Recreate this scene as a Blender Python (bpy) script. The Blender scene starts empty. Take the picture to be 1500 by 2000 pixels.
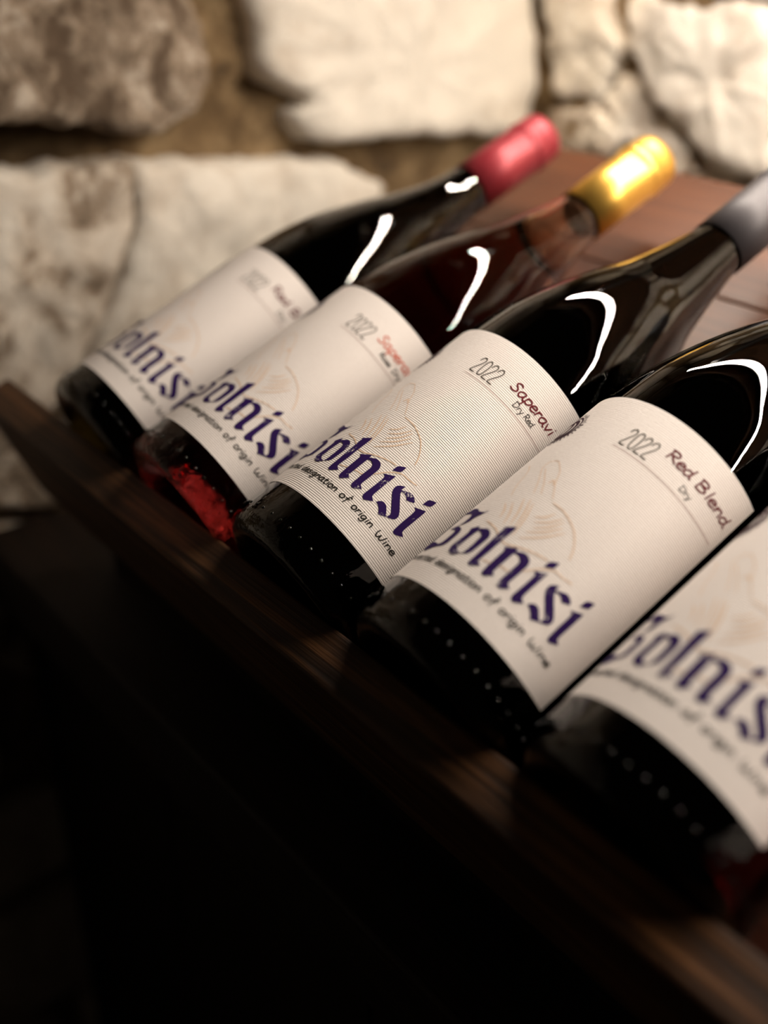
import bpy, bmesh, math, random
from math import sin, cos, pi, radians
from mathutils import Vector, Matrix, noise
from mathutils.geometry import delaunay_2d_cdt

random.seed(7)
C = bpy.context.scene.collection
scene = bpy.context.scene

# ------------------------------------------------------------------ camera
cam_d = bpy.data.cameras.new('camera')
cam = bpy.data.objects.new('camera', cam_d)
C.objects.link(cam)
RX = Vector((0.62357585, 0.78176285, 0.0))           # picture right
DN = Vector((0.37548785, -0.29950919, -0.87709927))  # picture down
FW = Vector((-0.68568362, 0.54693792, -0.48030915))  # into the picture
mw = Matrix.Identity(4)
for k in range(3):
    mw[k][0], mw[k][1], mw[k][2] = RX[k], -DN[k], -FW[k]
mw.translation = (0.32196, -0.24699, 0.27899)
cam.matrix_world = mw
cam_d.sensor_fit = 'VERTICAL'
cam_d.sensor_height = 36.0
cam_d.lens = 2236.94 / 2000.0 * 36.0
cam_d.clip_start = 0.01
cam_d.dof.use_dof = True
cam_d.dof.focus_distance = 0.436
cam_d.dof.aperture_fstop = 3.2
cam_d.dof.aperture_blades = 9
scene.camera = cam

# ------------------------------------------------------------------ world and exposure
w = bpy.data.worlds.new('world')
scene.world = w
w.use_nodes = True
bg = w.node_tree.nodes['Background']
bg.inputs[0].default_value = (1.0, 0.72, 0.5, 1)
bg.inputs[1].default_value = 0.006
vs = scene.view_settings
vs.view_transform = 'Standard'
vs.look = 'None'
vs.gamma = 1.0
vs.exposure = 0.0
vs.use_curve_mapping = False
scene.cycles.max_bounces = 14
scene.cycles.transmission_bounces = 12
scene.cycles.glossy_bounces = 6
scene.cycles.sample_clamp_indirect = 6.0
LAMP_POWER = 205.0
LAMP_COLOR = (1.0, 0.885, 0.765, 1)
SPOT_POWER = 17.0

# ------------------------------------------------------------------ node helpers
def material(name):
    m = bpy.data.materials.new(name)
    m.use_nodes = True
    nt = m.node_tree
    return m, nt, nt.nodes['Principled BSDF']
def node(nt, kind, **kw):
    n = nt.nodes.new(kind)
    for k, v in kw.items():
        if k.startswith('i_'):
            n.inputs[k[2:].replace('_', ' ')].default_value = v
        else:
            setattr(n, k, v)
    return n
def ramp(nt, fac, stops):
    n = nt.nodes.new('ShaderNodeValToRGB')
    e = n.color_ramp.elements
    while len(e) < len(stops): e.new(0.5)
    for q, (p, c) in zip(e, stops):
        q.position = p
        q.color = c if len(c) == 4 else (*c, 1)
    nt.links.new(fac, n.inputs[0])
    return n
def coords(nt, scale, space='Object'):
    tc = nt.nodes.new('ShaderNodeTexCoord')
    mp = nt.nodes.new('ShaderNodeMapping')
    mp.inputs['Scale'].default_value = scale
    nt.links.new(tc.outputs[space], mp.inputs[0])
    return mp.outputs[0]
def noise_tex(nt, vec, scale, detail=6, rough=0.6, dist=0.0):
    n = nt.nodes.new('ShaderNodeTexNoise')
    n.inputs['Scale'].default_value = scale
    n.inputs['Detail'].default_value = detail
    n.inputs['Roughness'].default_value = rough
    n.inputs['Distortion'].default_value = dist
    nt.links.new(vec, n.inputs['Vector'])
    return n
def bump(nt, height, bsdf, strength, dist):
    b = nt.nodes.new('ShaderNodeBump')
    b.inputs['Strength'].default_value = strength
    b.inputs['Distance'].default_value = dist
    nt.links.new(height, b.inputs['Height'])
    nt.links.new(b.outputs[0], bsdf.inputs['Normal'])
    return b

# ------------------------------------------------------------------ materials
def wood(name, dark, mid, light, rough, grain=1.0, coat=0.0):
    m, nt, b = material(name)
    v = coords(nt, (1.0, 34.0, 34.0))
    n = noise_tex(nt, v, 7.0, 7, 0.62, 0.6)
    v2 = coords(nt, (1.3, 130.0, 130.0))
    n2 = noise_tex(nt, v2, 6.0, 4, 0.6, 0.2)
    mx = node(nt, 'ShaderNodeMath', operation='ADD')
    h = node(nt, 'ShaderNodeMath', operation='MULTIPLY')
    h.inputs[1].default_value = 0.45
    nt.links.new(n2.outputs[0], h.inputs[0])
    nt.links.new(n.outputs[0], mx.inputs[0])
    nt.links.new(h.outputs[0], mx.inputs[1])
    r = ramp(nt, mx.outputs[0], [(0.5, dark), (0.72, mid), (0.95, light)])
    nt.links.new(r.outputs[0], b.inputs['Base Color'])
    b.inputs['Roughness'].default_value = rough
    b.inputs['Coat Weight'].default_value = coat
    b.inputs['Specular IOR Level'].default_value = 0.25 if not coat else 0.5
    b.inputs['Coat Roughness'].default_value = 0.3
    bump(nt, mx.outputs[0], b, 0.5 * grain, 0.0012)
    return m
M_LIP = wood('dark_stained_wood', (0.016, 0.007, 0.003), (0.055, 0.023, 0.008), (0.21, 0.092, 0.034), 0.55, 1.4)
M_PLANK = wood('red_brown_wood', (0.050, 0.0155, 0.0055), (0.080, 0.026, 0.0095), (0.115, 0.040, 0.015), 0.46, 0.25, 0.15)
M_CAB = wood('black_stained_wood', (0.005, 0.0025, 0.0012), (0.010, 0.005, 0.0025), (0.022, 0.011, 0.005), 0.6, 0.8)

def stone_material():
    m, nt, b = material('whitewashed_stone')
    v = coords(nt, (1, 1, 1))
    oi = node(nt, 'ShaderNodeObjectInfo')
    sep = node(nt, 'ShaderNodeSeparateColor')
    nt.links.new(oi.outputs['Color'], sep.inputs[0])
    big = noise_tex(nt, v, 16, 6, 0.66, 0.8)
    fine = noise_tex(nt, v, 70, 7, 0.7, 0.4)
    a = node(nt, 'ShaderNodeMath', operation='ADD')
    nt.links.new(big.outputs[0], a.inputs[0])
    f = node(nt, 'ShaderNodeMath', operation='MULTIPLY')
    f.inputs[1].default_value = 0.55
    nt.links.new(fine.outputs[0], f.inputs[0])
    nt.links.new(f.outputs[0], a.inputs[1])
    s = node(nt, 'ShaderNodeMath', operation='SUBTRACT')      # stain amount shifts the threshold
    nt.links.new(a.outputs[0], s.inputs[0])
    k = node(nt, 'ShaderNodeMath', operation='MULTIPLY')
    k.inputs[1].default_value = 0.40
    nt.links.new(sep.outputs[0], k.inputs[0])
    nt.links.new(k.outputs[0], s.inputs[1])
    r = ramp(nt, s.outputs[0], [(0.30, (0.10, 0.066, 0.04)), (0.42, (0.30, 0.23, 0.165)), (0.52, (0.58, 0.50, 0.41)), (0.72, (0.76, 0.70, 0.61))])
    nt.links.new(r.outputs[0], b.inputs['Base Color'])
    b.inputs['Roughness'].default_value = 0.92
    bump(nt, a.outputs[0], b, 0.8, 0.006)
    return m
M_STONE = stone_material()
def mortar_material():
    m, nt, b = material('lime_mortar')
    v = coords(nt, (1, 1, 1))
    n = noise_tex(nt, v, 38, 8, 0.72, 0.5)
    r = ramp(nt, n.outputs[0], [(0.30, (0.045, 0.026, 0.010)), (0.46, (0.17, 0.105, 0.046)), (0.68, (0.36, 0.25, 0.13))])
    nt.links.new(r.outputs[0], b.inputs['Base Color'])
    b.inputs['Roughness'].default_value = 0.95
    bump(nt, n.outputs[0], b, 0.9, 0.008)
    return m
M_MORTAR = mortar_material()
def floor_material():
    m, nt, b = material('stone_floor')
    n = noise_tex(nt, coords(nt, (1, 1, 1)), 9, 6, 0.6)
    r = ramp(nt, n.outputs[0], [(0.3, (0.05, 0.04, 0.032)), (0.7, (0.12, 0.10, 0.08))])
    nt.links.new(r.outputs[0], b.inputs['Base Color'])
    b.inputs['Roughness'].default_value = 0.8
    return m
M_FLOOR = floor_material()

def glass(name, col, dens, rough=0.0, heel=0.25, ior=1.5):
    m, nt, b = material(name)
    b.inputs['Base Color'].default_value = (1, 1, 1, 1)
    b.inputs['Transmission Weight'].default_value = 1.0
    b.inputs['Roughness'].default_value = rough
    b.inputs['IOR'].default_value = ior
    tc = nt.nodes.new('ShaderNodeTexCoord')          # pressed glass: the heel is uneven
    sp = nt.nodes.new('ShaderNodeSeparateXYZ')
    nt.links.new(tc.outputs['Object'], sp.inputs[0])
    mr = node(nt, 'ShaderNodeMapRange')
    mr.inputs['From Min'].default_value = 0.022
    mr.inputs['From Max'].default_value = 0.012
    nt.links.new(sp.outputs[2], mr.inputs['Value'])
    nz = noise_tex(nt, coords(nt, (1, 1, 0.6)), 190, 3, 0.6, 0.4)
    ml = node(nt, 'ShaderNodeMath', operation='MULTIPLY')
    nt.links.new(nz.outputs[0], ml.inputs[0])
    nt.links.new(mr.outputs[0], ml.inputs[1])
    bump(nt, ml.outputs[0], b, heel, 0.004)
    va = node(nt, 'ShaderNodeVolumeAbsorption')
    va.inputs['Color'].default_value = (*col, 1)
    va.inputs['Density'].default_value = dens
    nt.links.new(va.outputs[0], nt.nodes['Material Output'].inputs['Volume'])
    return m
M_DARKGLASS = glass('dark_olive_glass', (0.50, 0.44, 0.20), 420, 0.0, 0.12)
M_ROSE = glass('shade_tinted_glass', (0.85, 0.71, 0.58), 250, 0.0, 0.0, 1.36)  # denser than the wine below, so the shoulder's darkness is put into its colour
M_ROSEBASE = glass('rose_wine_glass', (1.0, 0.50, 0.50), 44, 0.0, 0.4, 1.36)

def paper_material():
    m, nt, b = material('ribbed_label_paper')
    tc = nt.nodes.new('ShaderNodeTexCoord')
    sep = nt.nodes.new('ShaderNodeSeparateXYZ')
    nt.links.new(tc.outputs['Object'], sep.inputs[0])
    nz = noise_tex(nt, coords(nt, (60, 60, 300)), 3.0, 3, 0.6)
    k = node(nt, 'ShaderNodeMath', operation='MULTIPLY')
    k.inputs[1].default_value = 2 * pi / 0.00088
    nt.links.new(sep.outputs[2], k.inputs[0])
    ad = node(nt, 'ShaderNodeMath', operation='MULTIPLY_ADD')
    ad.inputs[1].default_value = 3.0
    nt.links.new(nz.outputs[0], ad.inputs[0])
    nt.links.new(k.outputs[0], ad.inputs[2])
    sn = node(nt, 'ShaderNodeMath', operation='SINE')
    nt.links.new(ad.outputs[0], sn.inputs[0])
    fib = noise_tex(nt, coords(nt, (1, 1, 1)), 1500, 4, 0.6)
    sm = node(nt, 'ShaderNodeMath', operation='MULTIPLY_ADD')
    sm.inputs[1].default_value = 1.2
    nt.links.new(fib.outputs[0], sm.inputs[0])
    nt.links.new(sn.outputs[0], sm.inputs[2])
    r = ramp(nt, fib.outputs[0], [(0.25, (0.72, 0.655, 0.615)), (0.75, (0.80, 0.74, 0.70))])
    ge = nt.nodes.new('ShaderNodeNewGeometry')       # the glued back of the label is dark
    mx = node(nt, 'ShaderNodeMix', data_type='RGBA')
    nt.links.new(ge.outputs['Backfacing'], mx.inputs[0])
    nt.links.new(r.outputs[0], mx.inputs[6])
    mx.inputs[7].default_value = (0.40, 0.34, 0.30, 1)
    nt.links.new(mx.outputs[2], b.inputs['Base Color'])
    b.inputs['Roughness'].default_value = 0.75
    b.inputs['Specular IOR Level'].default_value = 0.25
    bump(nt, sm.outputs[0], b, 0.45, 0.00009)
    return m
M_PAPER = paper_material()
def ink(name, col, wear=0.0, paper=(0.74, 0.69, 0.64)):
    m, nt, b = material(name)
    b.inputs['Roughness'].default_value = 0.7
    b.inputs['Specular IOR Level'].default_value = 0.08
    if wear:
        n = noise_tex(nt, coords(nt, (1, 1, 1)), 160, 2, 0.5)
        n2 = noise_tex(nt, coords(nt, (1, 1, 1)), 1100, 5, 0.8)
        a = node(nt, 'ShaderNodeMath', operation='MULTIPLY')
        nt.links.new(n.outputs[0], a.inputs[0])
        nt.links.new(n2.outputs[0], a.inputs[1])
        r = ramp(nt, a.outputs[0], [(wear, (*col, 1)), (wear + 0.03, (*paper, 1))])
        nt.links.new(r.outputs[0], b.inputs['Base Color'])
    else:
        b.inputs['Base Color'].default_value = (*col, 1)
    return m
I_PURPLE = ink('worn_purple_ink', (0.022, 0.006, 0.072), 0.365)
I_BLACK = ink('black_ink', (0.012, 0.010, 0.008))
I_GREY = ink('grey_ink', (0.045, 0.038, 0.026))
I_WINE = ink('wine_red_ink', (0.13, 0.013, 0.02))
I_SALMON = ink('salmon_ink', (0.62, 0.16, 0.11))
I_LINE = ink('thin_maroon_ink', (0.22, 0.085, 0.075))
I_ORANGE = ink('faint_orange_ink', (0.74, 0.545, 0.40))
I_SEAL = ink('seal_ink', (0.04, 0.015, 0.025))

def capsule_material(name, col, metal, rough):
    m, nt, b = material(name)
    n = noise_tex(nt, coords(nt, (1, 1, 0.15)), 260, 3, 0.5)
    b.inputs['Base Color'].default_value = (*col, 1)
    b.inputs['Metallic'].default_value = metal
    b.inputs['Roughness'].default_value = rough
    bump(nt, n.outputs[0], b, 0.12, 0.0006)
    return m
CAPS = {
    'red': capsule_material('red_foil', (0.27, 0.024, 0.034), 0.3, 0.42),
    'gold': capsule_material('gold_foil', (0.86, 0.50, 0.10), 0.9, 0.36),
    'grey': capsule_material('charcoal_foil', (0.055, 0.048, 0.052), 0.2, 0.5),
}
M_CORK, _nt, _b = material('cork')
_n = noise_tex(_nt, coords(_nt, (1, 1, 1)), 400, 4, 0.6)
_r = ramp(_nt, _n.outputs[0], [(0.3, (0.10, 0.05, 0.025)), (0.7, (0.22, 0.13, 0.07))])
_nt.links.new(_r.outputs[0], _b.inputs['Base Color'])
M_EMBOSS, _nt, _b = material('embossed_glass')
_b.inputs['Base Color'].default_value = (0.004, 0.005, 0.003, 1)
_b.inputs['Roughness'].default_value = 0.05
M_ALU, _nt, _b = material('anodised_aluminium')
_b.inputs['Base Color'].default_value = (0.10, 0.10, 0.10, 1)
_b.inputs['Metallic'].default_value = 0.9
_b.inputs['Roughness'].default_value = 0.4
M_LED, _nt, _b = material('lit_diffuser')
_nt.nodes.remove(_b)
_e = _nt.nodes.new('ShaderNodeEmission')
_e.inputs[0].default_value = LAMP_COLOR
_e.inputs[1].default_value = LAMP_POWER
_nt.links.new(_e.outputs[0], _nt.nodes['Material Output'].inputs[0])

# ------------------------------------------------------------------ object helpers
def link(name, me, mat, parent=None, smooth=True):
    if mat: me.materials.append(mat)
    if smooth:
        for p in me.polygons: p.use_smooth = True
    o = bpy.data.objects.new(name, me)
    C.objects.link(o)
    if parent: o.parent = parent
    return o
def from_bm(name, bm, mat, parent=None, smooth=True):
    me = bpy.data.meshes.new(name)
    bm.to_mesh(me)
    bm.free()
    return link(name, me, mat, parent, smooth)
def thing(name, label, cat, mat4=None, group=None):
    o = bpy.data.objects.new(name, None)
    C.objects.link(o)
    o.empty_display_size = 0.02
    if mat4 is not None: o.matrix_world = mat4
    o['label'] = label
    o['category'] = cat
    if group: o['group'] = group
    return o
def box_bm(x0, x1, y0, y1, z0, z1, bev=0.0015, M=None, seg=2):
    bm = bmesh.new()
    bmesh.ops.create_cube(bm, size=1.0)
    for v in bm.verts:
        v.co = Vector(((x0 + x1) / 2 + v.co.x * (x1 - x0), (y0 + y1) / 2 + v.co.y * (y1 - y0), (z0 + z1) / 2 + v.co.z * (z1 - z0)))
    if bev:
        bmesh.ops.bevel(bm, geom=bm.edges[:], offset=bev, segments=seg, affect='EDGES', profile=0.5)
    if M is not None: bm.transform(M)
    return bm

# rack frame: x along the row, b up the slope, m off the slope
TH = 0.397976
RACK = Matrix.Rotation(TH, 4, 'X')

# ------------------------------------------------------------------ setting: floor and two stone walls
XW, YW, ZF = -0.36, 0.45, -0.92
# holes where the mortar has fallen out: y, z, half sizes, depth
DENTS = [(0.015, 0.143, 0.060, 0.013, 0.085), (0.172, 0.222, 0.007, 0.022, 0.03), (0.192, 0.158, 0.02, 0.008, 0.02), (0.30, 0.108, 0.10, 0.006, 0.008)]
def wall_mesh(name, plane, u0, u1, z0, z1, recess=0.010, step=0.010):
    bm = bmesh.new()
    nu, nz = int((u1 - u0) / step), int((z1 - z0) / step)
    g = []
    for i in range(nu + 1):
        row = []
        for j in range(nz + 1):
            u, z = u0 + (u1 - u0) * i / nu, z0 + (z1 - z0) * j / nz
            h = -recess + 0.009 * noise.fractal(Vector((u * 22, z * 22, 3.0)), 0.8, 2.2, 4)
            if plane == 'L':
                for cu, cz, ru, rz, dp in DENTS:
                    h -= dp * math.exp(-((u - cu) / ru) ** 2 - ((z - cz) / rz) ** 2)
            row.append(bm.verts.new((XW + h, u, z) if plane == 'L' else (u, YW - h, z)))
        g.append(row)
    for i in range(nu):
        for j in range(nz):
            q = (g[i][j], g[i + 1][j], g[i + 1][j + 1], g[i][j + 1])
            bm.faces.new(q if plane == 'L' else q)
    o = from_bm(name, bm, M_MORTAR)
    o['kind'] = 'structure'
    return o
wall_left = wall_mesh('wall_left', 'L', -1.1, YW + 0.02, ZF, 0.85)
wall_back = wall_mesh('wall_back', 'B', XW - 0.02, 1.3, ZF, 0.85, 0.003)
bm = box_bm(-0.40, 1.3, -1.1, 0.49, ZF - 0.04, ZF, 0)
floor = from_bm('floor', bm, M_FLOOR, None, False)
floor['kind'] = 'structure'

STONES = {
 'W1': ["L", [[0.007, 0.2385], [0.0796, 0.2359], [0.1311, 0.2283], [0.1495, 0.2041], [0.1508, 0.1768], [0.1435, 0.154], [0.1244, 0.1434], [0.1021, 0.1406], [0.0581, 0.1507], [0.0111, 0.1585], [-0.0069, 0.1599]]],
 'W2': ["L", [[0.1887, 0.2319], [0.3015, 0.2278], [0.4278, 0.2231], [0.442, 0.1644], [0.4416, 0.1143], [0.423, 0.1037], [0.3215, 0.115], [0.2457, 0.1177], [0.2174, 0.1266], [0.2084, 0.1419], [0.2248, 0.1476], [0.1904, 0.1672], [0.1847, 0.1959]]],
 'W3a': ["L", [[-0.0185, 0.1286], [0.0251, 0.1277], [0.0618, 0.128], [0.0939, 0.1258], [0.0899, 0.0914], [0.0718, 0.054], [0.0504, 0.0165], [0.0002, -0.0322], [-0.0496, -0.0431]]],
 'W3b': ["L", [[0.0983, 0.1259], [0.145, 0.1186], [0.2103, 0.1116], [0.2522, 0.1055], [0.28, 0.0916], [0.3019, 0.0765], [0.272, 0.0237], [0.2042, -0.0104], [0.1396, -0.043], [0.0672, -0.0629], [0.0193, -0.0489], [0.0562, 0.0152], [0.078, 0.0529], [0.095, 0.0905]]],
 'W4': ["L", [[0.004, -0.1027], [-0.0311, -0.0945], [-0.0633, -0.0813], [-0.0934, -0.1342], [-0.0494, -0.2039], [0.0075, -0.2442], [0.0688, -0.2338], [0.0607, -0.1524]]],
 'W5': ["L", [[-0.0468, -0.0458], [-0.0009, -0.0392], [0.0183, -0.0562], [0.0212, -0.0884], [0.0019, -0.092], [-0.0292, -0.0827], [-0.0582, -0.0718]]],
 'W6': ["L", [[-0.1052, 0.2426], [-0.0097, 0.2391], [-0.007, 0.2004], [-0.0156, 0.1614], [-0.0733, 0.1666], [-0.127, 0.1737]]],
 'W7': ["L", [[-0.1341, 0.1452], [-0.0793, 0.139], [-0.0272, 0.1304], [-0.0394, 0.0564], [-0.0583, -0.0369], [-0.1241, -0.0271], [-0.1752, 0.0017]]],
 'R1': ["B", [[-0.3522, 0.2227], [-0.2909, 0.2255], [-0.2703, 0.186], [-0.2711, 0.1544], [-0.2925, 0.1351], [-0.3271, 0.1347], [-0.3456, 0.1651]]],
 'R2': ["B", [[-0.2626, 0.2136], [-0.2233, 0.2062], [-0.186, 0.2118], [-0.1382, 0.2088], [-0.12, 0.1551], [-0.118, 0.1057], [-0.1627, 0.1028], [-0.2036, 0.1231], [-0.239, 0.1526], [-0.2594, 0.1835]]],
 'R2b': ["B", [[-0.2708, 0.2362], [-0.1993, 0.2419], [-0.1366, 0.2383], [-0.1356, 0.215], [-0.1868, 0.2164], [-0.2241, 0.211], [-0.2637, 0.2185]]],
 'R3': ["B", [[-0.336, 0.1236], [-0.2921, 0.1318], [-0.258, 0.1153], [-0.2675, 0.0996], [-0.312, 0.095], [-0.3324, 0.1045]]],
 'R4': ["B", [[-0.2826, 0.1385], [-0.258, 0.1593], [-0.2256, 0.1314], [-0.1993, 0.1103], [-0.2209, 0.1003], [-0.251, 0.1078]]],
 'R5': ["B", [[-0.2448, 0.0987], [-0.2003, 0.1022], [-0.1531, 0.0968], [-0.1542, 0.0789], [-0.2032, 0.0768], [-0.24, 0.0814]]],
 'R6': ["B", [[-0.3307, 0.0877], [-0.2695, 0.0947], [-0.2502, 0.0834], [-0.2652, 0.0613], [-0.319, 0.0552]]],
 'R7': ["B", [[-0.1469, 0.0972], [-0.1129, 0.0998], [-0.0779, 0.097], [-0.0733, 0.0574], [-0.124, 0.0528], [-0.1474, 0.0766]]],
 'R8': ["B", [[-0.1211, 0.2159], [-0.0631, 0.2168], [-0.0172, 0.2065], [-0.0015, 0.1325], [-0.0523, 0.1114], [-0.0957, 0.1102]]],
}

def smooth_loop(pts, n):
    P = [Vector(p) for p in pts]
    L = []
    N = len(P)
    for i in range(N):
        p0, p1, p2, p3 = P[i - 1], P[i], P[(i + 1) % N], P[(i + 2) % N]
        for k in range(10):
            t = k / 10
            c = 0.5 * ((2 * p1) + (p2 - p0) * t + (2 * p0 - 5 * p1 + 4 * p2 - p3) * t * t + (3 * p1 - p0 - 3 * p2 + p3) * t ** 3)
            L.append(p1.lerp(p2, t).lerp(c, 0.6))
    d = [0]
    for i in range(len(L)): d.append(d[-1] + (L[(i + 1) % len(L)] - L[i]).length)
    out, j = [], 0
    for k in range(n):
        s = d[-1] * k / n
        while d[j + 1] < s: j += 1
        t = (s - d[j]) / max(1e-9, d[j + 1] - d[j])
        out.append(L[j].lerp(L[(j + 1) % len(L)], t))
    return out
def stone(parent, plane, pts, proud=0.010, stain_shade=0.3, seed=0.0, n=110, rings=13, rough=1.0):
    loop = smooth_loop(pts, n)
    c = sum(loop, Vector((0, 0))) / n
    for i, p in enumerate(loop):
        q = 0.004 * rough * noise.fractal(Vector((p.x * 60, p.y * 60, seed)), 0.9, 2.1, 4)
        loop[i] = p + (p - c).normalized() * q
    size = sum((p - c).length for p in loop) / n
    prof = [(1.0, -0.022), (0.995, -0.006), (0.975, 0.45 * proud), (0.94, 0.8 * proud), (0.88, proud), (0.74, 1.06 * proud), (0.66, 1.08 * proud), (0.55, 1.1 * proud), (0.45, 1.1 * proud), (0.36, 1.1 * proud), (0.27, 1.1 * proud), (0.18, 1.1 * proud), (0.08, 1.1 * proud)]
    if rings < 13: prof = prof[:6] + prof[7:11:2] + prof[11:12]
    bm = bmesh.new()
    R = []
    tilt = (random.uniform(-.06, .06), random.uniform(-.06, .06))
    def place(p, h):
        d = p - c
        h += (d.x * tilt[0] + d.y * tilt[1]) if h > 0 else 0
        h += 0.0035 * rough * noise.fractal(Vector((p.x * 28, p.y * 28, seed + 5)), 0.8, 2.1, 5) if h > -0.02 else 0
        return (XW + h, p.x, p.y) if plane == 'L' else (p.x, YW - h, p.y)
    for s, h in prof:
        R.append([bm.verts.new(place(c + (p - c) * s, h)) for p in loop])
    cv = bm.verts.new(place(c, 1.1 * proud))
    for a, b in zip(R, R[1:]):
        for i in range(n):
            bm.faces.new((a[i], a[(i + 1) % n], b[(i + 1) % n], b[i]))
    for i in range(n): bm.faces.new((R[-1][i], R[-1][(i + 1) % n], cv))
    bmesh.ops.recalc_face_normals(bm, faces=bm.faces[:])
    o = from_bm('stone', bm, M_STONE, parent)
    o.color = (stain_shade, 0, 0, 1)
    return o
STAIN_SHADE = {'W1': 1.05, 'W2': 0.0, 'W3a': 0.62, 'W3b': 0.30, 'W4': 0.9, 'W5': 0.95, 'W6': 0.7, 'W7': 0.5, 'R1': 0.35, 'R2': 0.2, 'R2b': 0.3}  # real staining, plus painted shade on the two low stones beside the lip
PROUD = {'W1': 0.011, 'W2': 0.014, 'W3a': 0.010, 'W3b': 0.010, 'R2': 0.014, 'R1': 0.009}
boxes = {'L': [], 'B': []}
for k, (pl, pts) in STONES.items():
    if k == 'W3b': pts = [(p[0] - (0.010 if p[0] < 0.10 and p[1] > -0.05 else 0), p[1]) for p in pts]
    stone(wall_left if pl == 'L' else wall_back, pl, pts, PROUD.get(k, 0.006), STAIN_SHADE.get(k, 0.55), len(k) * 1.7 + ord(k[1]) * 0.31, rough=1.7 if pl == 'B' else 1.2)
    xs, ys = [p[0] for p in pts], [p[1] for p in pts]
    boxes[pl].append((min(xs), max(xs), min(ys), max(ys)))
def fill_stones(parent, plane, u0, u1):
    z = ZF + 0.01
    row = 0
    while z < 0.83:
        h = random.uniform(0.10, 0.16)
        u = u0 + random.uniform(-0.1, 0)
        while u < u1:
            wd = random.uniform(0.14, 0.28)
            a, b, c, d = max(u, u0) + 0.008, min(u + wd, u1) - 0.008, z + 0.008, min(z + h, 0.84) - 0.008
            hit = any(a < q[1] + 0.006 and b > q[0] - 0.006 and c < q[3] + 0.006 and d > q[2] - 0.006 for q in boxes[plane])
            if not hit and b - a > 0.05:
                boxes[plane].append((a, b, c, d))
                j = lambda: random.uniform(-0.012, 0.012)
                pts = [(a + abs(j()), c + abs(j())), ((a + b) / 2 + j(), c + abs(j()) * .6), (b - abs(j()), c + abs(j())), (b - abs(j()) * .6, (c + d) / 2 + j()),
                       (b - abs(j()), d - abs(j())), ((a + b) / 2 + j(), d - abs(j()) * .6), (a + abs(j()), d - abs(j())), (a + abs(j()) * .6, (c + d) / 2 + j())]
                stone(parent, plane, pts, random.uniform(0.006, 0.013), random.uniform(0.1, 0.7), random.uniform(0, 50), n=32, rings=9)
            u += wd
        z += h
        row += 1
def patch_stones(parent, plane, u0, u1):          # smaller stones packed into what is left
    for wd, h, tries in ((0.17, 0.09, 900), (0.11, 0.08, 1500), (0.07, 0.055, 2500), (0.045, 0.04, 2500)):
        for _ in range(tries):
            w2, h2 = wd * random.uniform(.8, 1.2), h * random.uniform(.85, 1.15)
            a, c = random.uniform(u0, u1 - w2), random.uniform(ZF + 0.01, 0.84 - h2)
            b, d = a + w2, c + h2
            if any(a < q[1] + 0.007 and b > q[0] - 0.007 and c < q[3] + 0.007 and d > q[2] - 0.007 for q in boxes[plane]): continue
            boxes[plane].append((a, b, c, d))
            j = lambda s: random.uniform(0, 0.16) * s
            pts = [(a + j(w2), c + j(h2)), (b - j(w2), c + j(h2)), (b - j(w2) * .4, (c + d) / 2), (b - j(w2), d - j(h2)), (a + j(w2), d - j(h2)), (a + j(w2) * .4, (c + d) / 2)]
            stone(parent, plane, pts, random.uniform(0.005, 0.010), random.uniform(0.15, 0.7), random.uniform(0, 50), n=24, rings=9)
fill_stones(wall_left, 'L', -1.1, YW - 0.01)
fill_stones(wall_back, 'B', XW + 0.01, 1.3)
patch_stones(wall_left, 'L', -1.1, YW - 0.01)
patch_stones(wall_back, 'B', XW + 0.01, 1.3)

# ------------------------------------------------------------------ wine rack (one thing, its boards are parts)
rack = thing('wine_rack', 'dark stained wooden wine rack with sloping shelf and raised front lip below the stone wall', 'wine rack', Matrix.Translation((0.15, 0.1, ZF)))
rinv = rack.matrix_world.inverted()
XR = 0.62
def board(name, x0, x1, b0, b1, m0, m1, mat, bev=0.0015, T=Matrix.Identity(4)):
    bm = box_bm(x0, x1, b0, b1, m0, m1, bev, T @ RACK)
    o = from_bm(name, bm, mat, rack, False)
    o.matrix_parent_inverse = rinv
    return o
def planks(x0, x1, T=Matrix.Identity(4)):
    cuts = [-0.0200, 0.0700, 0.1600, 0.2510, 0.3400]
    for a, b in zip(cuts, cuts[1:]):
        board('shelf_plank', x0, x1, a + 0.0004, b - 0.0004, -0.020, 0.0, M_PLANK, 0.0012, T)
def lip_bm(x0, x1, bi0, bi1, th, m0, m1):
    bm = box_bm(x0, x1, -th, 0, m0, m1, 0.0018, None, 3)
    for v in bm.verts:
        t = (v.co.x - x0) / (x1 - x0)
        v.co.y += bi0 + (bi1 - bi0) * t
    return bm
planks(-0.235, XR)
bm = lip_bm(-0.2735, XR, -0.0215, -0.0288, 0.0205, -0.020, 0.0512)
bm.transform(RACK)
o = from_bm('front_lip', bm, M_LIP, rack, False); o.matrix_parent_inverse = rinv
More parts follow.
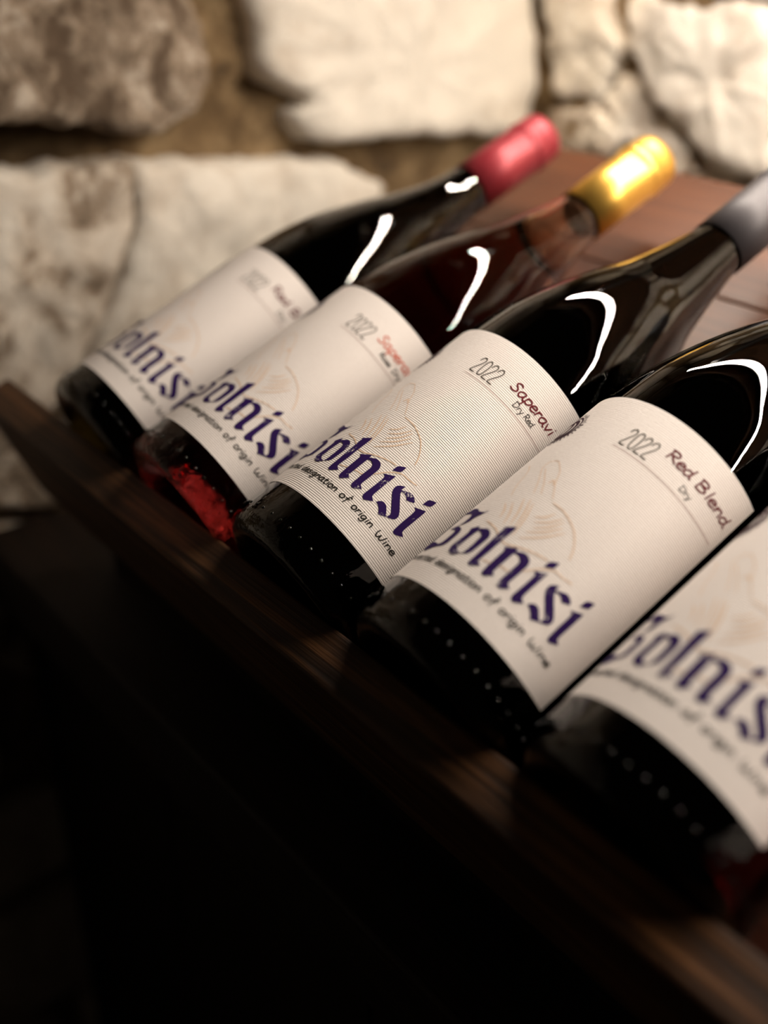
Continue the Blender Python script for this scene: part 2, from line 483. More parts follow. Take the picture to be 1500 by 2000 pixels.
# base cabinet the sloping shelf stands on: a slab from wall to wall, closed front below it
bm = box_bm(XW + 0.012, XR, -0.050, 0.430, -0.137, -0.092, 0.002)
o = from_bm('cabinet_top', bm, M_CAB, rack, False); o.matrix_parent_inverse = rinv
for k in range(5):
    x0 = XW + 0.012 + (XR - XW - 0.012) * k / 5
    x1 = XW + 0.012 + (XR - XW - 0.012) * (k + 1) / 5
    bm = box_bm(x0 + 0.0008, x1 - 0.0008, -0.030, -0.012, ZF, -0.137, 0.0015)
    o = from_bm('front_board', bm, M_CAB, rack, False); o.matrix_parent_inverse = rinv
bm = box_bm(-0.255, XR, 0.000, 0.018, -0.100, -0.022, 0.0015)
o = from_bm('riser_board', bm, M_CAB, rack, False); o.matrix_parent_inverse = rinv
for x in (-0.215, 0.585):
    bm = box_bm(x - 0.02, x + 0.02, 0.235, 0.275, -0.100, 0.070, 0.002)
    o = from_bm('rear_post', bm, M_LIP, rack, False); o.matrix_parent_inverse = rinv

# ------------------------------------------------------------------ lit shelf above (outside the frame, its lamp shows in the glass)
sh = thing('wall_shelf', 'dark wooden wall shelf above the bottles carrying the light strip', 'shelf', Matrix.Translation((0.3, 0.43, 0.405)))
si = sh.matrix_world.inverted()
o = from_bm('shelf_board', box_bm(-0.20, 0.98, 0.25, 0.434, 0.398, 0.420, 0.002), M_LIP, sh, False); o.matrix_parent_inverse = si
for x in (-0.1, 0.85):
    o = from_bm('bracket', box_bm(x - 0.01, x + 0.01, 0.30, 0.434, 0.36, 0.398, 0.002), M_ALU, sh, False); o.matrix_parent_inverse = si
led = thing('light_strip', 'long glowing warm white light strip under the wall shelf', 'lamp', Matrix.Translation((0.3, 0.29, 0.39)))
li = led.matrix_world.inverted()
LX0, LX1, LY, LZ = -0.175, 0.95, 0.290, 0.3835
o = from_bm('aluminium_profile', box_bm(LX0 - 0.003, LX1 + 0.003, LY - 0.009, LY + 0.009, LZ, 0.398, 0.0005), M_ALU, led, False); o.matrix_parent_inverse = li
bm = bmesh.new()
prev = None
SEG = 6
for k in range(SEG + 1):
    a = pi * k / SEG
    y, z = LY - 0.0065 * cos(a), LZ - 0.0002 - 0.0045 * sin(a)
    cur = (bm.verts.new((LX0, y, z)), bm.verts.new((LX1, y, z)))
    if prev: bm.faces.new((prev[0], prev[1], cur[1], cur[0]))
    prev = cur
bmesh.ops.recalc_face_normals(bm, faces=bm.faces[:])
if sum(f.normal.z for f in bm.faces) > 0: bmesh.ops.reverse_faces(bm, faces=bm.faces[:])
o = from_bm('diffuser', bm, M_LED, led, False); o.matrix_parent_inverse = li

# a small ceiling spotlight that washes the corner of the wall, also outside the frame
sp = thing('ceiling_spotlight', 'small black spotlight aimed at the corner of the stone wall', 'lamp', Matrix.Translation((-0.12, 0.10, 0.86)))
spi = sp.matrix_world.inverted()
aim = (Vector((-0.20, 0.45, 0.23)) - Vector((-0.12, 0.10, 0.80))).normalized()
Q = Matrix.Translation((-0.12, 0.10, 0.80)) @ aim.to_track_quat('-Z', 'Y').to_matrix().to_4x4()
bm = bmesh.new()
lathe_rows = [(0.0, 0.07), (0.022, 0.07), (0.026, 0.064), (0.026, -0.010), (0.0235, -0.010), (0.0235, 0.010), (0.0, 0.010)]
def lathe(bm, prof, seg, flip=False):
    rows = []
    for r, z in prof:
        if r < 1e-6: rows.append([bm.verts.new((0, 0, z))])
        else: rows.append([bm.verts.new((r * cos(2 * pi * k / seg), r * sin(2 * pi * k / seg), z)) for k in range(seg)])
    for a, b in zip(rows, rows[1:]):
        for k in range(seg):
            k2 = (k + 1) % seg
            if len(a) == 1 and len(b) == 1: continue
            if len(a) == 1: f = (a[0], b[k2], b[k])
            elif len(b) == 1: f = (a[k], a[k2], b[0])
            else: f = (a[k], a[k2], b[k2], b[k])
            bm.faces.new(f[::-1] if flip else f)
lathe(bm, lathe_rows, 32)
bm.transform(Q)
o = from_bm('housing', bm, M_ALU, sp, False); o.matrix_parent_inverse = spi
bm = bmesh.new()
bmesh.ops.create_cone(bm, cap_ends=True, segments=16, radius1=0.006, radius2=0.006, depth=0.16, matrix=Matrix.Translation((-0.12, 0.10, 0.93)))
o = from_bm('stem', bm, M_ALU, sp, False); o.matrix_parent_inverse = spi
ld = bpy.data.lights.new('spot_lamp', 'SPOT')
ld.energy = SPOT_POWER
ld.color = (1.0, 0.80, 0.56)
ld.spot_size = radians(36)
ld.spot_blend = 0.8
ld.shadow_soft_size = 0.018
lo = bpy.data.objects.new('spot_lamp', ld)
C.objects.link(lo)
lo.matrix_world = Q @ Matrix.Translation((0, 0, -0.012))
lo.parent = sp
lo.matrix_parent_inverse = spi

# ------------------------------------------------------------------ bottle meshes
R = 0.0415
PROF = [(0.100, .0415), (.112, .0411), (.125, .0402), (.134, .0391), (.1465, .0367), (.16, .0334), (.1755, .0287), (.19, .0235), (.2, .0208), (.21, .0185), (.22, .0164), (.23, .0145), (.2366, .0133), (.245, .0130), (.250, .0130)]
PROF1 = PROF[:7] + [(.19, .0234), (.2, .0202), (.21, .0174), (.2165, .0159), (.2225, .0148), (.230, .0140), (.2366, .0134), (.245, .0130), (.250, .0130)]
def prof_r(x, steep=False):
    P = PROF1 if steep else PROF
    if x <= P[0][0]: return R
    if x >= P[-1][0]: return P[-1][1]
    n = len(P)
    def m(i):
        a, b = max(0, i - 1), min(n - 1, i + 1)
        return (P[b][1] - P[a][1]) / (P[b][0] - P[a][0])
    for k in range(n - 1):
        if P[k][0] <= x <= P[k + 1][0]:
            h = P[k + 1][0] - P[k][0]
            t = (x - P[k][0]) / h
            return P[k][1] * (2 * t ** 3 - 3 * t * t + 1) + m(k) * h * (t ** 3 - 2 * t * t + t) + P[k + 1][1] * (-2 * t ** 3 + 3 * t * t) + m(k + 1) * h * (t ** 3 - t * t)
def bottle_mesh(zb, airy, steep=False):
    """zb: height of the label's lower edge above the base"""
    bm = bmesh.new()
    p = [(0, 0.016), (0.010, 0.0155), (0.020, 0.011), (0.027, 0.004), (0.031, 0.0008), (0.0335, 0.0)]
    for k in range(1, 9):
        a = pi / 2 * k / 8
        p.append((0.0335 + 0.008 * sin(a), 0.008 - 0.008 * cos(a)))
    p.append((R, zb)); p.append((R, zb + 0.05)); p.append((R, zb + 0.0995))
    x = 0.102
    while x < 0.2395:
        p.append((prof_r(x, steep), zb + x))
        x += 0.0022
    p += [(0.0130, zb + 0.25), (0.0130, zb + 0.285), (0.0126, zb + 0.2915), (0, zb + 0.2920)]
    if airy:                                             # upper glass, its dense amber tint stands in for shade; the wine-filled body below is a piece of its own
        zc = zb + 0.1042
        p = [(0, zc), (R - 0.002, zc), (prof_r(0.105), zc + 0.0004)] + [q for q in p[p.index((R, zb + 0.0995)) + 1:] if q[1] > zc + 0.001]
    lathe(bm, p, 112)
    # air space in the neck
    q = [(0, 0.192), (0.006, 0.194), (0.011, 0.199), (0.0133, 0.206), (0.0128, 0.213), (0.0118, 0.222), (0.0110, 0.232), (0.0110, 0.284), (0, 0.284)]
    if airy: lathe(bm, [(r, z + zb) for r, z in q], 56, True)
    me = bpy.data.meshes.new('glass_body')
    bm.to_mesh(me); bm.free()
    return me
def body_mesh(zb):
    bm = bmesh.new()
    p = [(0, 0.016), (0.010, 0.0155), (0.020, 0.011), (0.027, 0.004), (0.031, 0.0008), (0.0335, 0.0)]
    for k in range(1, 9):
        a = pi / 2 * k / 8
        p.append((0.0335 + 0.008 * sin(a), 0.008 - 0.008 * cos(a)))
    p += [(R, zb), (R, zb + 0.05), (prof_r(0.1035), zb + 0.1035), (R - 0.002, zb + 0.1040), (0, zb + 0.1040)]
    lathe(bm, p, 112)
    me = bpy.data.meshes.new('wine_filled_body')
    bm.to_mesh(me); bm.free()
    return me
def capsule_mesh(zb):
    bm = bmesh.new()
    p = [(0.0139, 0.2366), (0.0143, 0.2366), (0.0143, 0.26), (0.0143, 0.2775), (0.0145, 0.2785), (0.0151, 0.2797), (0.0153, 0.2815), (0.0151, 0.2830), (0.0147, 0.2842), (0.0147, 0.2900), (0.0144, 0.2930), (0.0136, 0.2953), (0.0120, 0.2966), (0.006, 0.2971), (0, 0.2971)]
    lathe(bm, [(r, z + zb) for r, z in p], 64)
    me = bpy.data.meshes.new('capsule')
    bm.to_mesh(me); bm.free()
    return me

# ------------------------------------------------------------------ label print (flat print, laid on the label's curve)
GLYPH = {
 'o': [[-11.08, 16.18], [-12.34, 18.05], [-11.93, 21.79], [-11.63, 25.9], [-12.58, 27.9], [-9.83, 30.23], [-9.34, 28.9], [-5.96, 30.48], [-3.71, 29.86], [-1.97, 27.85], [-2.07, 23.12], [-2.36, 18.83], [-5.08, 17.11], [-8.23, 14.99]],
 'oh': [[-8.22, 17.8], [-9.12, 18.94], [-9.02, 23.7], [-8.54, 28.24], [-6.4, 27.93], [-5.04, 26.69], [-4.65, 22.16], [-4.73, 17.99], [-5.24, 17.22], [-6.74, 17.11]],
 'l': [[0.74, 15.12], [0.18, 15.83], [0.07, 20.38], [-0.32, 26.59], [-0.66, 32.53], [-0.51, 33.7], [-1.21, 33.96], [2.66, 36.42], [2.86, 35.11], [2.69, 28.16], [2.78, 23.58], [2.57, 19.0], [2.93, 18.01], [3.73, 17.52], [4.73, 17.21], [2.13, 15.16], [1.31, 14.97]],
 'n': [[7.35, 15.26], [6.78, 16.01], [6.53, 21.07], [6.41, 26.63], [6.16, 27.32], [5.17, 27.73], [7.8, 29.25], [9.32, 30.47], [9.53, 28.88], [10.68, 29.55], [11.97, 30.39], [13.76, 30.33], [15.21, 29.67], [16.26, 27.94], [16.29, 23.44], [16.18, 18.83], [16.59, 18.05], [18.23, 17.21], [17.44, 16.88], [15.64, 15.17], [14.33, 15.22], [13.55, 16.18], [13.43, 21.26], [13.5, 26.22], [13.01, 27.5], [11.35, 28.4], [9.73, 28.0], [9.62, 26.84], [9.63, 22.63], [9.65, 18.44], [10.01, 17.72], [11.38, 17.23], [10.47, 16.91], [8.76, 15.05], [8.14, 14.87]],
 'i': [[20.63, 15.4], [20.09, 16.16], [20.09, 17.53], [20.18, 22.44], [20.16, 26.91], [19.78, 27.53], [18.67, 27.71], [22.72, 30.45], [22.68, 29.08], [22.59, 24.14], [22.63, 19.39], [22.93, 18.02], [24.66, 17.15], [21.83, 14.87]],
 'id': [[19.93, 31.18], [19.97, 34.1], [22.65, 36.01], [22.8, 33.05]],
 's': [[26.07, 28.66], [26.85, 29.5], [28.23, 30.5], [28.05, 29.25], [28.14, 28.33], [29.94, 29.53], [31.59, 30.59], [33.38, 30.3], [34.56, 29.42], [34.9, 28.84], [32.28, 27.18], [31.55, 27.96], [30.27, 28.4], [28.51, 28.0], [28.93, 27.07], [31.03, 24.92], [33.98, 22.21], [35.15, 20.66], [35.14, 19.14], [34.36, 18.14], [32.31, 16.86], [29.57, 15.12], [28.73, 16.27], [27.39, 17.33], [26.39, 17.81], [25.47, 17.66], [26.04, 19.09], [27.2, 19.99], [28.44, 19.98], [29.44, 19.52], [31.73, 17.31], [32.33, 17.4], [32.53, 18.33], [32.45, 19.23], [29.72, 21.9], [26.96, 24.65], [26.02, 25.91], [25.64, 27.52]],
 'j': [[38.11, 15.41], [37.77, 15.97], [37.55, 20.73], [37.57, 23.79], [37.49, 27.08], [37.06, 27.72], [36.1, 27.83], [40.14, 30.56], [40.26, 29.19], [40.25, 25.25], [40.25, 21.88], [40.21, 19.13], [40.54, 17.88], [42.14, 17.27], [39.53, 15.23], [38.66, 15.1]],
 'jd': [[37.34, 31.16], [37.42, 34.35], [40.17, 36.08], [40.13, 33.12]],
}

GLYPH['B1'] = [[-31.0, 35.6], [-26.0, 38.4], [-21.5, 37.9], [-19.5, 36.6], [-16.0, 36.3], [-13.5, 38.2], [-15.8, 35.2], [-17.2, 33.5], [-17.6, 31.2], [-19.0, 29.7], [-22.2, 28.0], [-20.6, 30.2], [-20.5, 33.0], [-22.0, 35.0], [-26.0, 35.3]]
GLYPH['B2'] = [[-25.5, 26.0], [-21.8, 28.2], [-17.3, 26.8], [-15.9, 25.0], [-15.9, 19.0], [-17.5, 17.2], [-21.5, 16.3], [-24.0, 14.8], [-28.0, 14.2], [-33.0, 17.5], [-29.0, 19.4], [-24.0, 18.5], [-21.0, 17.6], [-19.4, 18.7], [-19.3, 24.4], [-20.7, 26.0], [-23.0, 26.0]]
GLYPH['B3'] = [[-38.6, 34.0], [-34.6, 37.0], [-33.2, 34.6], [-33.2, 20.0], [-34.6, 16.5], [-36.6, 18.6], [-36.6, 32.4]]
GLYPH['B4'] = [[-29.7, 35.4], [-28.9, 35.4], [-28.9, 18.6], [-29.7, 18.6]]
# stroke alphabet: width, strokes (x-height = 1)
F = {
 'a': (.95, [[(.78, .95), (.45, 1.02), (.1, .7), (.08, .25), (.3, 0), (.6, .3), (.78, .95)], [(.78, .95), (.72, .4), (.8, .05), (.97, .02)]]),
 'b': (.9, [[(.3, 1.65), (.12, .1)], [(.18, .6), (.5, 1), (.8, .75), (.65, .15), (.35, 0), (.13, .15)]]),
 'c': (.78, [[(.72, .85), (.45, 1), (.12, .65), (.1, .25), (.35, 0), (.7, .18)]]),
 'd': (.98, [[(.7, .8), (.45, 1), (.1, .65), (.08, .2), (.3, 0), (.65, .35)], [(.88, 1.65), (.72, .7), (.75, .1), (.92, .02)]]),
 'e': (.82, [[(.1, .5), (.7, .62), (.62, .95), (.36, 1), (.08, .6), (.12, .15), (.4, 0), (.78, .2)]]),
 'f': (.72, [[(.85, 1.5), (.6, 1.62), (.42, 1.2), (.3, 0), (.22, -.4)], [(.08, .85), (.72, .92)]]),
 'g': (.92, [[(.75, .9), (.45, 1), (.1, .65), (.12, .25), (.35, .08), (.7, .5), (.78, .95)], [(.78, .95), (.7, 0), (.5, -.55), (.2, -.55), (.02, -.4)]]),
 'i': (.42, [[(.26, 1), (.15, 0)], [(.32, 1.40), (.34, 1.5)]]),
 'l': (.42, [[(.36, 1.65), (.15, 0)]]),
 'm': (1.3, [[(.15, 1), (.1, 0)], [(.1, .4), (.3, .9), (.55, .95), (.62, .6), (.58, 0)], [(.6, .5), (.8, .95), (1.05, .95), (1.1, .5), (1.08, 0)]]),
 'n': (.9, [[(.17, 1), (.1, 0)], [(.12, .4), (.36, .9), (.66, .95), (.73, .6), (.7, 0)]]),
 'o': (.88, [[(.45, 1), (.12, .75), (.1, .25), (.36, 0), (.7, .25), (.76, .75), (.45, 1)]]),
 'p': (.9, [[(.2, 1), (.02, -.75)], [(.15, .7), (.45, 1), (.8, .8), (.7, .28), (.4, .03), (.1, .2)]]),
 'r': (.66, [[(.2, 1), (.08, 0)], [(.13, .5), (.36, .93), (.66, .95)]]),
 's': (.72, [[(.66, .87), (.4, 1), (.15, .8), (.35, .56), (.6, .36), (.45, .05), (.06, .08)]]),
 't': (.72, [[(.4, 1.45), (.28, .3), (.4, 0), (.66, .1)], [(.04, 1), (.68, 1.05)]]),
 'v': (.85, [[(.08, 1), (.34, 0)], [(.34, 0), (.82, 1.06)]]),
 'y': (.85, [[(.1, 1), (.3, .2), (.45, .15)], [(.8, 1), (.5, .1), (.2, -.6), (0, -.55)]]),
 'B': (1.15, [[(.25, 1.6), (.08, .02)], [(.1, 1.5), (.6, 1.65), (.9, 1.35), (.7, 1.0), (.25, .85)], [(.25, .85), (.8, .75), (.95, .4), (.6, .03), (.06, .02)]]),
 'D': (1.2, [[(.2, 1.6), (.1, 0)], [(.02, 1.58), (.6, 1.6), (1.05, 1.2), (1.0, .5), (.6, .02), (0, 0)]]),
 'P': (1.05, [[(.25, 1.6), (.08, 0)], [(.08, 1.5), (.6, 1.65), (.95, 1.3), (.7, .85), (.2, .75)]]),
 'R': (1.1, [[(.3, 1.6), (.08, 0)], [(.08, 1.5), (.6, 1.66), (.95, 1.35), (.75, .95), (.25, .8)], [(.4, .8), (.65, .4), (1.0, 0)]]),
 'S': (1.05, [[(1.0, 1.4), (.7, 1.65), (.35, 1.4), (.4, 1.05), (.75, .7), (.8, .25), (.4, 0), (.0, .2)]]),
 'W': (1.45, [[(.15, 1.55), (.05, .7), (.25, 0), (.5, .2), (.7, 1.0)], [(.7, 1.0), (.72, .2), (.95, .0), (1.2, .5), (1.4, 1.6)]]),
 ' ': (.7, []),
}
D22 = {'2': [[(.0, 6.2), (.5, 7.9), (1.6, 8.3), (2.3, 7.2), (2.1, 5.6), (1.2, 3.4), (.25, 1.2), (.0, .05)], [(.0, .0), (2.3, .0)]],
       '0': [[(1.3, 8.3), (.4, 7.4), (.15, 5), (.2, 2.2), (.6, .4), (1.3, 0), (2.1, .6), (2.45, 2.6), (2.5, 5.5), (2.2, 7.4), (1.3, 8.3)]]}
def crom(pts, step=6):
    if len(pts) == 2: 
        return [Vector(pts[0]).lerp(Vector(pts[1]), k / step) for k in range(step + 1)]
    P = [Vector(p) for p in pts]
    closed = (P[0] - P[-1]).length < 1e-6
    out = []
    n = len(P)
    for i in range(n - 1):
        p1, p2 = P[i], P[i + 1]
        p0 = P[i - 1] if i else (P[-2] if closed else p1 * 2 - p2)
        p3 = P[i + 2] if i + 2 < n else (P[1] if closed else p2 * 2 - p1)
        for k in range(step):
            t = k / step
            out.append(0.5 * ((2 * p1) + (p2 - p0) * t + (2 * p0 - 5 * p1 + 4 * p2 - p3) * t * t + (3 * p1 - p0 - 3 * p2 + p3) * t ** 3))
    out.append(P[-1])
    return out
def inside(p, poly):
    c = False
    for i in range(len(poly)):
        a, b = poly[i - 1], poly[i]
        if (a[1] > p.y) != (b[1] > p.y) and p.x < (b[0] - a[0]) * (p.y - a[1]) / (b[1] - a[1]) + a[0]: c = not c
    return c
class Flat:                      # flat polygons in label millimetres, then bent round the bottle
    def __init__(self): self.v, self.f = [], []
    def ribbon(self, pts, wd, taper=False):
        n = len(pts)
        b = len(self.v)
        for i, p in enumerate(pts):
            d = (pts[min(i + 1, n - 1)] - pts[max(i - 1, 0)])
            d = d.normalized() if d.length > 1e-9 else Vector((1, 0))
            q = Vector((-d.y, d.x)) * wd / 2
            e = d * (-wd * .25 if i == 0 else wd * .25 if i == n - 1 else 0)
            if taper: q *= 0.35 + 0.65 * sin(pi * (i + .3) / (n - .4))
            elif i in (0, n - 1): q *= 0.7
            self.v += [p + q + e, p - q + e]
        for i in range(n - 1): self.f.append((b + 2 * i, b + 2 * i + 1, b + 2 * i + 3, b + 2 * i + 2))
    def poly(self, outer, hole=None):
        vs = [Vector(p) for p in outer]
        n = len(vs)
        ed = [(i, (i + 1) % n) for i in range(n)]
        if hole:
            m = len(hole)
            vs += [Vector(p) for p in hole]
            ed += [(n + i, n + (i + 1) % m) for i in range(m)]
        r = delaunay_2d_cdt(vs, ed, [], 1, 1e-5)
        if hole: r = (r[0], r[1], [f for f in r[2] if not inside(sum((r[0][i] for i in f), Vector((0, 0))) / len(f), hole)])
        b = len(self.v)
        self.v += r[0]
        self.f += [tuple(b + i for i in f) for f in r[2]]
    def text(self, s, u0, u1, v0, xh, wd):
        tot = sum(F[c][0] for c in s)
        k = (u1 - u0) / tot
        x = u0
        for c in s:
            for st in F[c][1]:
                self.ribbon(crom([(x + a * k, v0 + b * xh) for a, b in st], 4), wd)
            x += F[c][0] * k
    def mesh(self, name, zb, off, rad, cut=1.2):
        bm = bmesh.new()
        vs = [bm.verts.new((p.x, p.y, 0)) for p in self.v]
        for f in self.f:
            try: bm.faces.new([vs[i] for i in f])
            except ValueError: pass
        xs = [v.co.x for v in bm.verts]
        x = math.ceil(min(xs) / cut) * cut
        big = any(max(v.co.x for v in f.verts) - min(v.co.x for v in f.verts) > cut * 1.3 for f in bm.faces)
        while big and x < max(xs):
            bmesh.ops.bisect_plane(bm, geom=bm.verts[:] + bm.edges[:] + bm.faces[:], plane_co=(x, 0, 0), plane_no=(1, 0, 0), dist=1e-6)
            x += cut
        for v in bm.verts:
            a = (v.co.x + off) / 1000 / R
            v.co = Vector((rad * sin(a), -rad * cos(a), zb + v.co.y / 1000))
        bm.normal_update()
        for f in bm.faces:
            if f.normal.dot(Vector((f.calc_center_median().x, f.calc_center_median().y, 0))) < 0: f.normal_flip()
        me = bpy.data.meshes.new(name)
        bm.to_mesh(me); bm.free()
        return me
SMOOTHED = {}
def curvy(pts, keep=40):
    """soften the shallow corners of a traced outline, keep the sharp ones"""
    P = [Vector(p) for p in pts]
    n = len(P)
    out = []
    for i in range(n):
        a, b, c = P[i - 1], P[i], P[(i + 1) % n]
        ang = math.degrees((b - a).angle(c - b)) if (b - a).length > 1e-6 and (c - b).length > 1e-6 else 0
        if ang > 62 or ang < 8: out.append(b)
        else:
            p, q = b.lerp(a, .3), b.lerp(c, .3)
            out += [p, p.lerp(b, .5).lerp(b.lerp(q, .5), .5), q]
    return out
def make_prints(label, zb, off, variant):
    P0 = R + 0.00038
    def add(name, fl, mat, rad=P0):
        return link(name, fl.mesh(name, zb, off, rad), mat, label, True)
    f = Flat()
    for k, g in GLYPH.items():
        if k == 'oh': continue
        f.poly(curvy(g), curvy(GLYPH['oh']) if k == 'o' else None)
    add('lettering', f, I_PURPLE)
    f = Flat()
    for s, a, b in (('Protected', -43.5, -12.4), ('designation', -10.9, 12.0), ('of', 14.0, 18.6), ('origin', 20.8, 31.9), ('Wine', 34.4, 45.2)):
        if s == 'Protected': a = -32.5
        f.text(s, a, b, 9.2, 1.75, 0.47)
    f.ribbon([Vector((18.0, 12.6)), Vector((18.3, 12.9))], 0.55)
    add('tagline', f, I_BLACK)
    f = Flat()
    y0 = 5.9 if variant != 'blend' else 3.6
    for k, c in enumerate('2022'):
        for st in D22[c]: f.ribbon(crom([(y0 + 3.2 * k + a, 85.8 + b) for a, b in st], 5), 0.42)
    add('year', f, I_GREY)
    f = Flat()
    f.ribbon([Vector((y0 - 1.2 + (54.0 - y0) * k / 60, 83.8)) for k in range(61)], 0.17)
    add('rule_line', f, I_LINE)
    f = Flat(); g = Flat()
    if variant == 'saperavi':
        f.text('Saperavi', 23.4, 49.0, 90.6, 2.75, 0.62)
        g.text('Dry', 29.6, 35.0, 86.0, 1.65, 0.30); g.text('Red', 36.0, 41.4, 86.0, 1.65, 0.30)
        add('grape_name', f, I_WINE)
    elif variant == 'rose':
        f.text('Saperavi', 21.3, 46.0, 90.6, 2.75, 0.62)
        g.text('Rose', 27.4, 34.4, 86.2, 1.5, 0.36); g.text('Dry', 36.6, 42.0, 86.2, 1.5, 0.36)
        add('grape_name', f, I_SALMON)
    else:
        f.text('Red', 19.2, 31.0, 91.8, 2.75, 0.62); f.text('Blend', 33.2, 52.0, 91.8, 2.75, 0.62)
        g.text('Dry', 30.4, 35.8, 86.3, 1.5, 0.30)
        add('grape_name', f, I_WINE)
    add('sweetness', g, I_BLACK)
    # faint orange line drawing
    f = Flat()
    def st(pts, wd=0.34, tp=False): f.ribbon(crom(pts, 6), wd, tp)
    st([(-4.5, 51.4), (-8.2, 57.5), (-12.4, 63.0), (-12.2, 66.9), (-9.0, 68.0), (-6.2, 66.0), (-3.6, 63.4), (-1.2, 59.0), (3.6, 52.6)], 0.28)
    st([(-1.6, 52.2), (-5.0, 57.0), (-9.0, 61.2), (-10.7, 63.1)], 0.28)
    st([(-1.0, 57.8), (-2.6, 59.6), (-3.4, 57.8)], 0.5)
    for a, b in (((-6.3, 36.6), (-10.6, 43.0)), ((-2.7, 35.2), (-8.0, 44.4)), ((-.3, 35.8), (-5.4, 47.6)), ((2.4, 34.2), (-2.9, 48.4)), ((3.8, 33.0), (-.6, 47.4))):
        m = ((a[0] + b[0]) / 2 + .5, (a[1] + b[1]) / 2 + .4)
        st([a, m, b], 0.60, True)
    for a, b in (((4.2, 43.4), (8.7, 48.5)), ((5.8, 41.6), (11.9, 48.6)), ((7.2, 39.6), (13.2, 47.9)), ((6.6, 36.8), (14.4, 45.9)), ((6.6, 33.6), (16.2, 45.0))):
        m = ((a[0] + b[0]) / 2 + .6, (a[1] + b[1]) / 2 - .6)
        st([a, m, b], 0.60, True)
    st([(4.7, 51.7), (10.7, 51.0), (16.6, 48.6), (19.7, 46.1), (22.4, 42.6), (23.9, 39.2)], 0.45)
    st([(-9.8, 33.3), (-3.5, 31.9), (1.2, 29.6), (5.0, 29.0), (10.0, 31.0), (15.2, 32.8), (19.3, 33.7)], 0.5)
    st([(3.1, 19.2), (10.5, 21.4), (13.2, 21.9), (16.6, 25.4), (19.6, 29.6), (23.4, 32.8), (26.7, 33.2), (30.4, 34.1)], 0.45)
    st([(-12, 47), (-15, 52), (-18, 60), (-22, 64)], 0.3)
    add('line_drawing', f, I_ORANGE, R + 0.00032)
    # round seal near the label's upper left
    f = Flat()
    c0 = Vector((-27.6, 87.2))
    def ring(r, wd): f.ribbon([c0 + Vector((r * cos(2 * pi * k / 48), r * sin(2 * pi * k / 48))) for k in range(49)], wd)
    ring(7.3, 0.8); ring(5.2, 1.7)
    for k in range(34):
        a = 2 * pi * k / 34
        d = Vector((cos(a), sin(a)))
        f.ribbon([c0 + d * 8.2, c0 + d * (9.2 + 0.3 * (k % 3))], 0.55 + 0.25 * (k % 2))
    st2 = crom([(-31.4, 84.6), (-27.2, 84.2), (-25.6, 87.6), (-27.4, 90.8), (-31.0, 90.6)], 6)
    f.ribbon(st2, 1.5, True)
    f.ribbon(crom([(-32.2, 86.2), (-29.6, 87.8), (-29.2, 90.0)], 6), 1.0, True)
    add('seal', f, I_SEAL)

def make_label(root, zb, off, variant):
    n = 72
    ua, ub = -47.0 + off, 55.4 + off
    bm = bmesh.new()
    rows = []
    vv = [0.0, 0.0006] + [0.1067 * k / 12 for k in range(1, 12)] + [0.1061, 0.1067]
    for v in vv:
        rows.append([])
        for i in range(n + 1):
            a = (ua + (ub - ua) * i / n) / 1000 / R
            rad = R + 0.00022
            rows[-1].append(bm.verts.new((rad * sin(a), -rad * cos(a), zb + v)))
    for a, b in zip(rows, rows[1:]):
        for i in range(n): bm.faces.new((a[i], a[i + 1], b[i + 1], b[i]))
    o = from_bm('label', bm, M_PAPER, root)
    make_prints(o, zb, off, variant)
    return o
def heel_marks(root, zb, seed):
    rnd = random.Random(seed)
    bm = bmesh.new()
    for k in range(44):
        a = 2 * pi * k / 44 + rnd.uniform(-.01, .01)
        T = Matrix.Translation((R * sin(a), -R * cos(a), 0.0102)) @ Matrix.Rotation(a, 4, 'Z') @ Matrix.Diagonal((1.0, .7, 1.0, 1))
        bmesh.ops.create_uvsphere(bm, u_segments=8, v_segments=6, radius=0.0007, matrix=T)
    o = from_bm('heel_embossing', bm, M_EMBOSS, root)
    return o
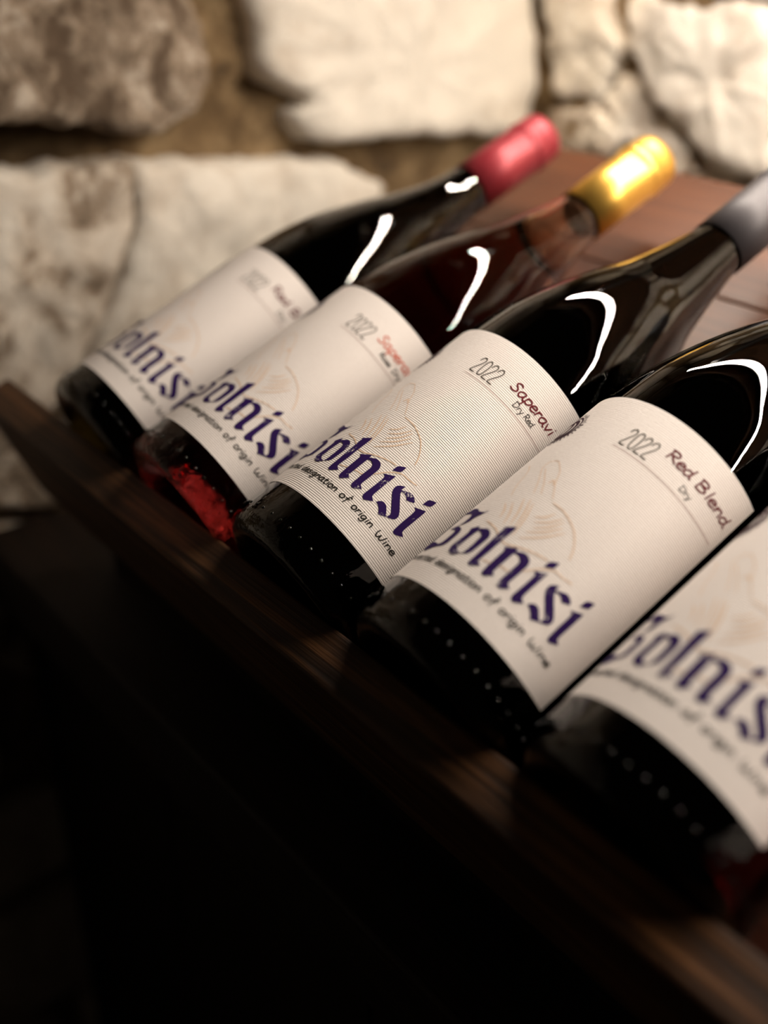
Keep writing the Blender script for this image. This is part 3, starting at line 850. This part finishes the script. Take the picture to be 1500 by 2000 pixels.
def make_bottle(x, b, yaw, zb, off, variant, glassmat, cap, label, group):
    Mx = RACK @ Matrix.Translation((x, b, R)) @ Matrix.Rotation(yaw, 4, 'Z')
    # bottle frame: Z up the neck, -Y through the label
    Lm = Matrix(((1, 0, 0, 0), (0, 0, 1, 0), (0, -1, 0, 0), (0, 0, 0, 1)))
    Mx = Mx @ Lm @ Matrix.Translation((0, 0, -zb))
    root = thing('wine_bottle', label, 'bottle', Mx, group)
    link('shade_tinted_shoulder' if glassmat is M_ROSE else 'glass_body', bottle_mesh(zb, glassmat is M_ROSE, cap == 'red'), glassmat, root)
    if glassmat is M_ROSE: link('wine_filled_body', body_mesh(zb), M_ROSEBASE, root)
    make_label(root, zb, off, variant)
    link('capsule', capsule_mesh(zb), CAPS[cap], root)
    if glassmat is not M_ROSE:
        heel_marks(root, zb, x)
        return root
    bm = bmesh.new()
    lathe(bm, [(0, 0.2322), (0.0100, 0.2322), (0.0104, 0.2328), (0.0104, 0.283), (0.0100, 0.2836), (0, 0.2836)], 28)
    for v in bm.verts: v.co.z += zb
    from_bm('cork', bm, M_CORK, root)
    heel_marks(root, zb, x)
    return root
GR = 'wine bottles lying side by side on the sloping rack shelf'
BOT = [
 (-0.16886, -0.00336, -0.0400, 0.0184, 6.0, 'blend', M_DARKGLASS, 'red', 'dark wine bottle with a red capsule, nearest the left wall'),
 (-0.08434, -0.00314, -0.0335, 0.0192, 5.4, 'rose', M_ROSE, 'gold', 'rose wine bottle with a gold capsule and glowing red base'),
 (0.0, 0.0, -0.03054, 0.0232, 0.0, 'saperavi', M_DARKGLASS, 'grey', 'dark wine bottle in sharp focus with ribbed label reading Saperavi Dry Red'),
 (0.08407, -0.00408, -0.0313, 0.0202, -0.5, 'blend', M_DARKGLASS, 'grey', 'dark wine bottle whose label reads Red Blend, right of the Saperavi bottle'),
 (0.17076, -0.00327, -0.0318, 0.0222, -8.0, 'saperavi', M_DARKGLASS, 'grey', 'blurred dark wine bottle at the right edge, label cut off by the frame'),
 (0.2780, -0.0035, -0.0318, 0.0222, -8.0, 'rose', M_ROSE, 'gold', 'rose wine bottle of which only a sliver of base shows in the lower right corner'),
]
for q in BOT: make_bottle(*q, GR)
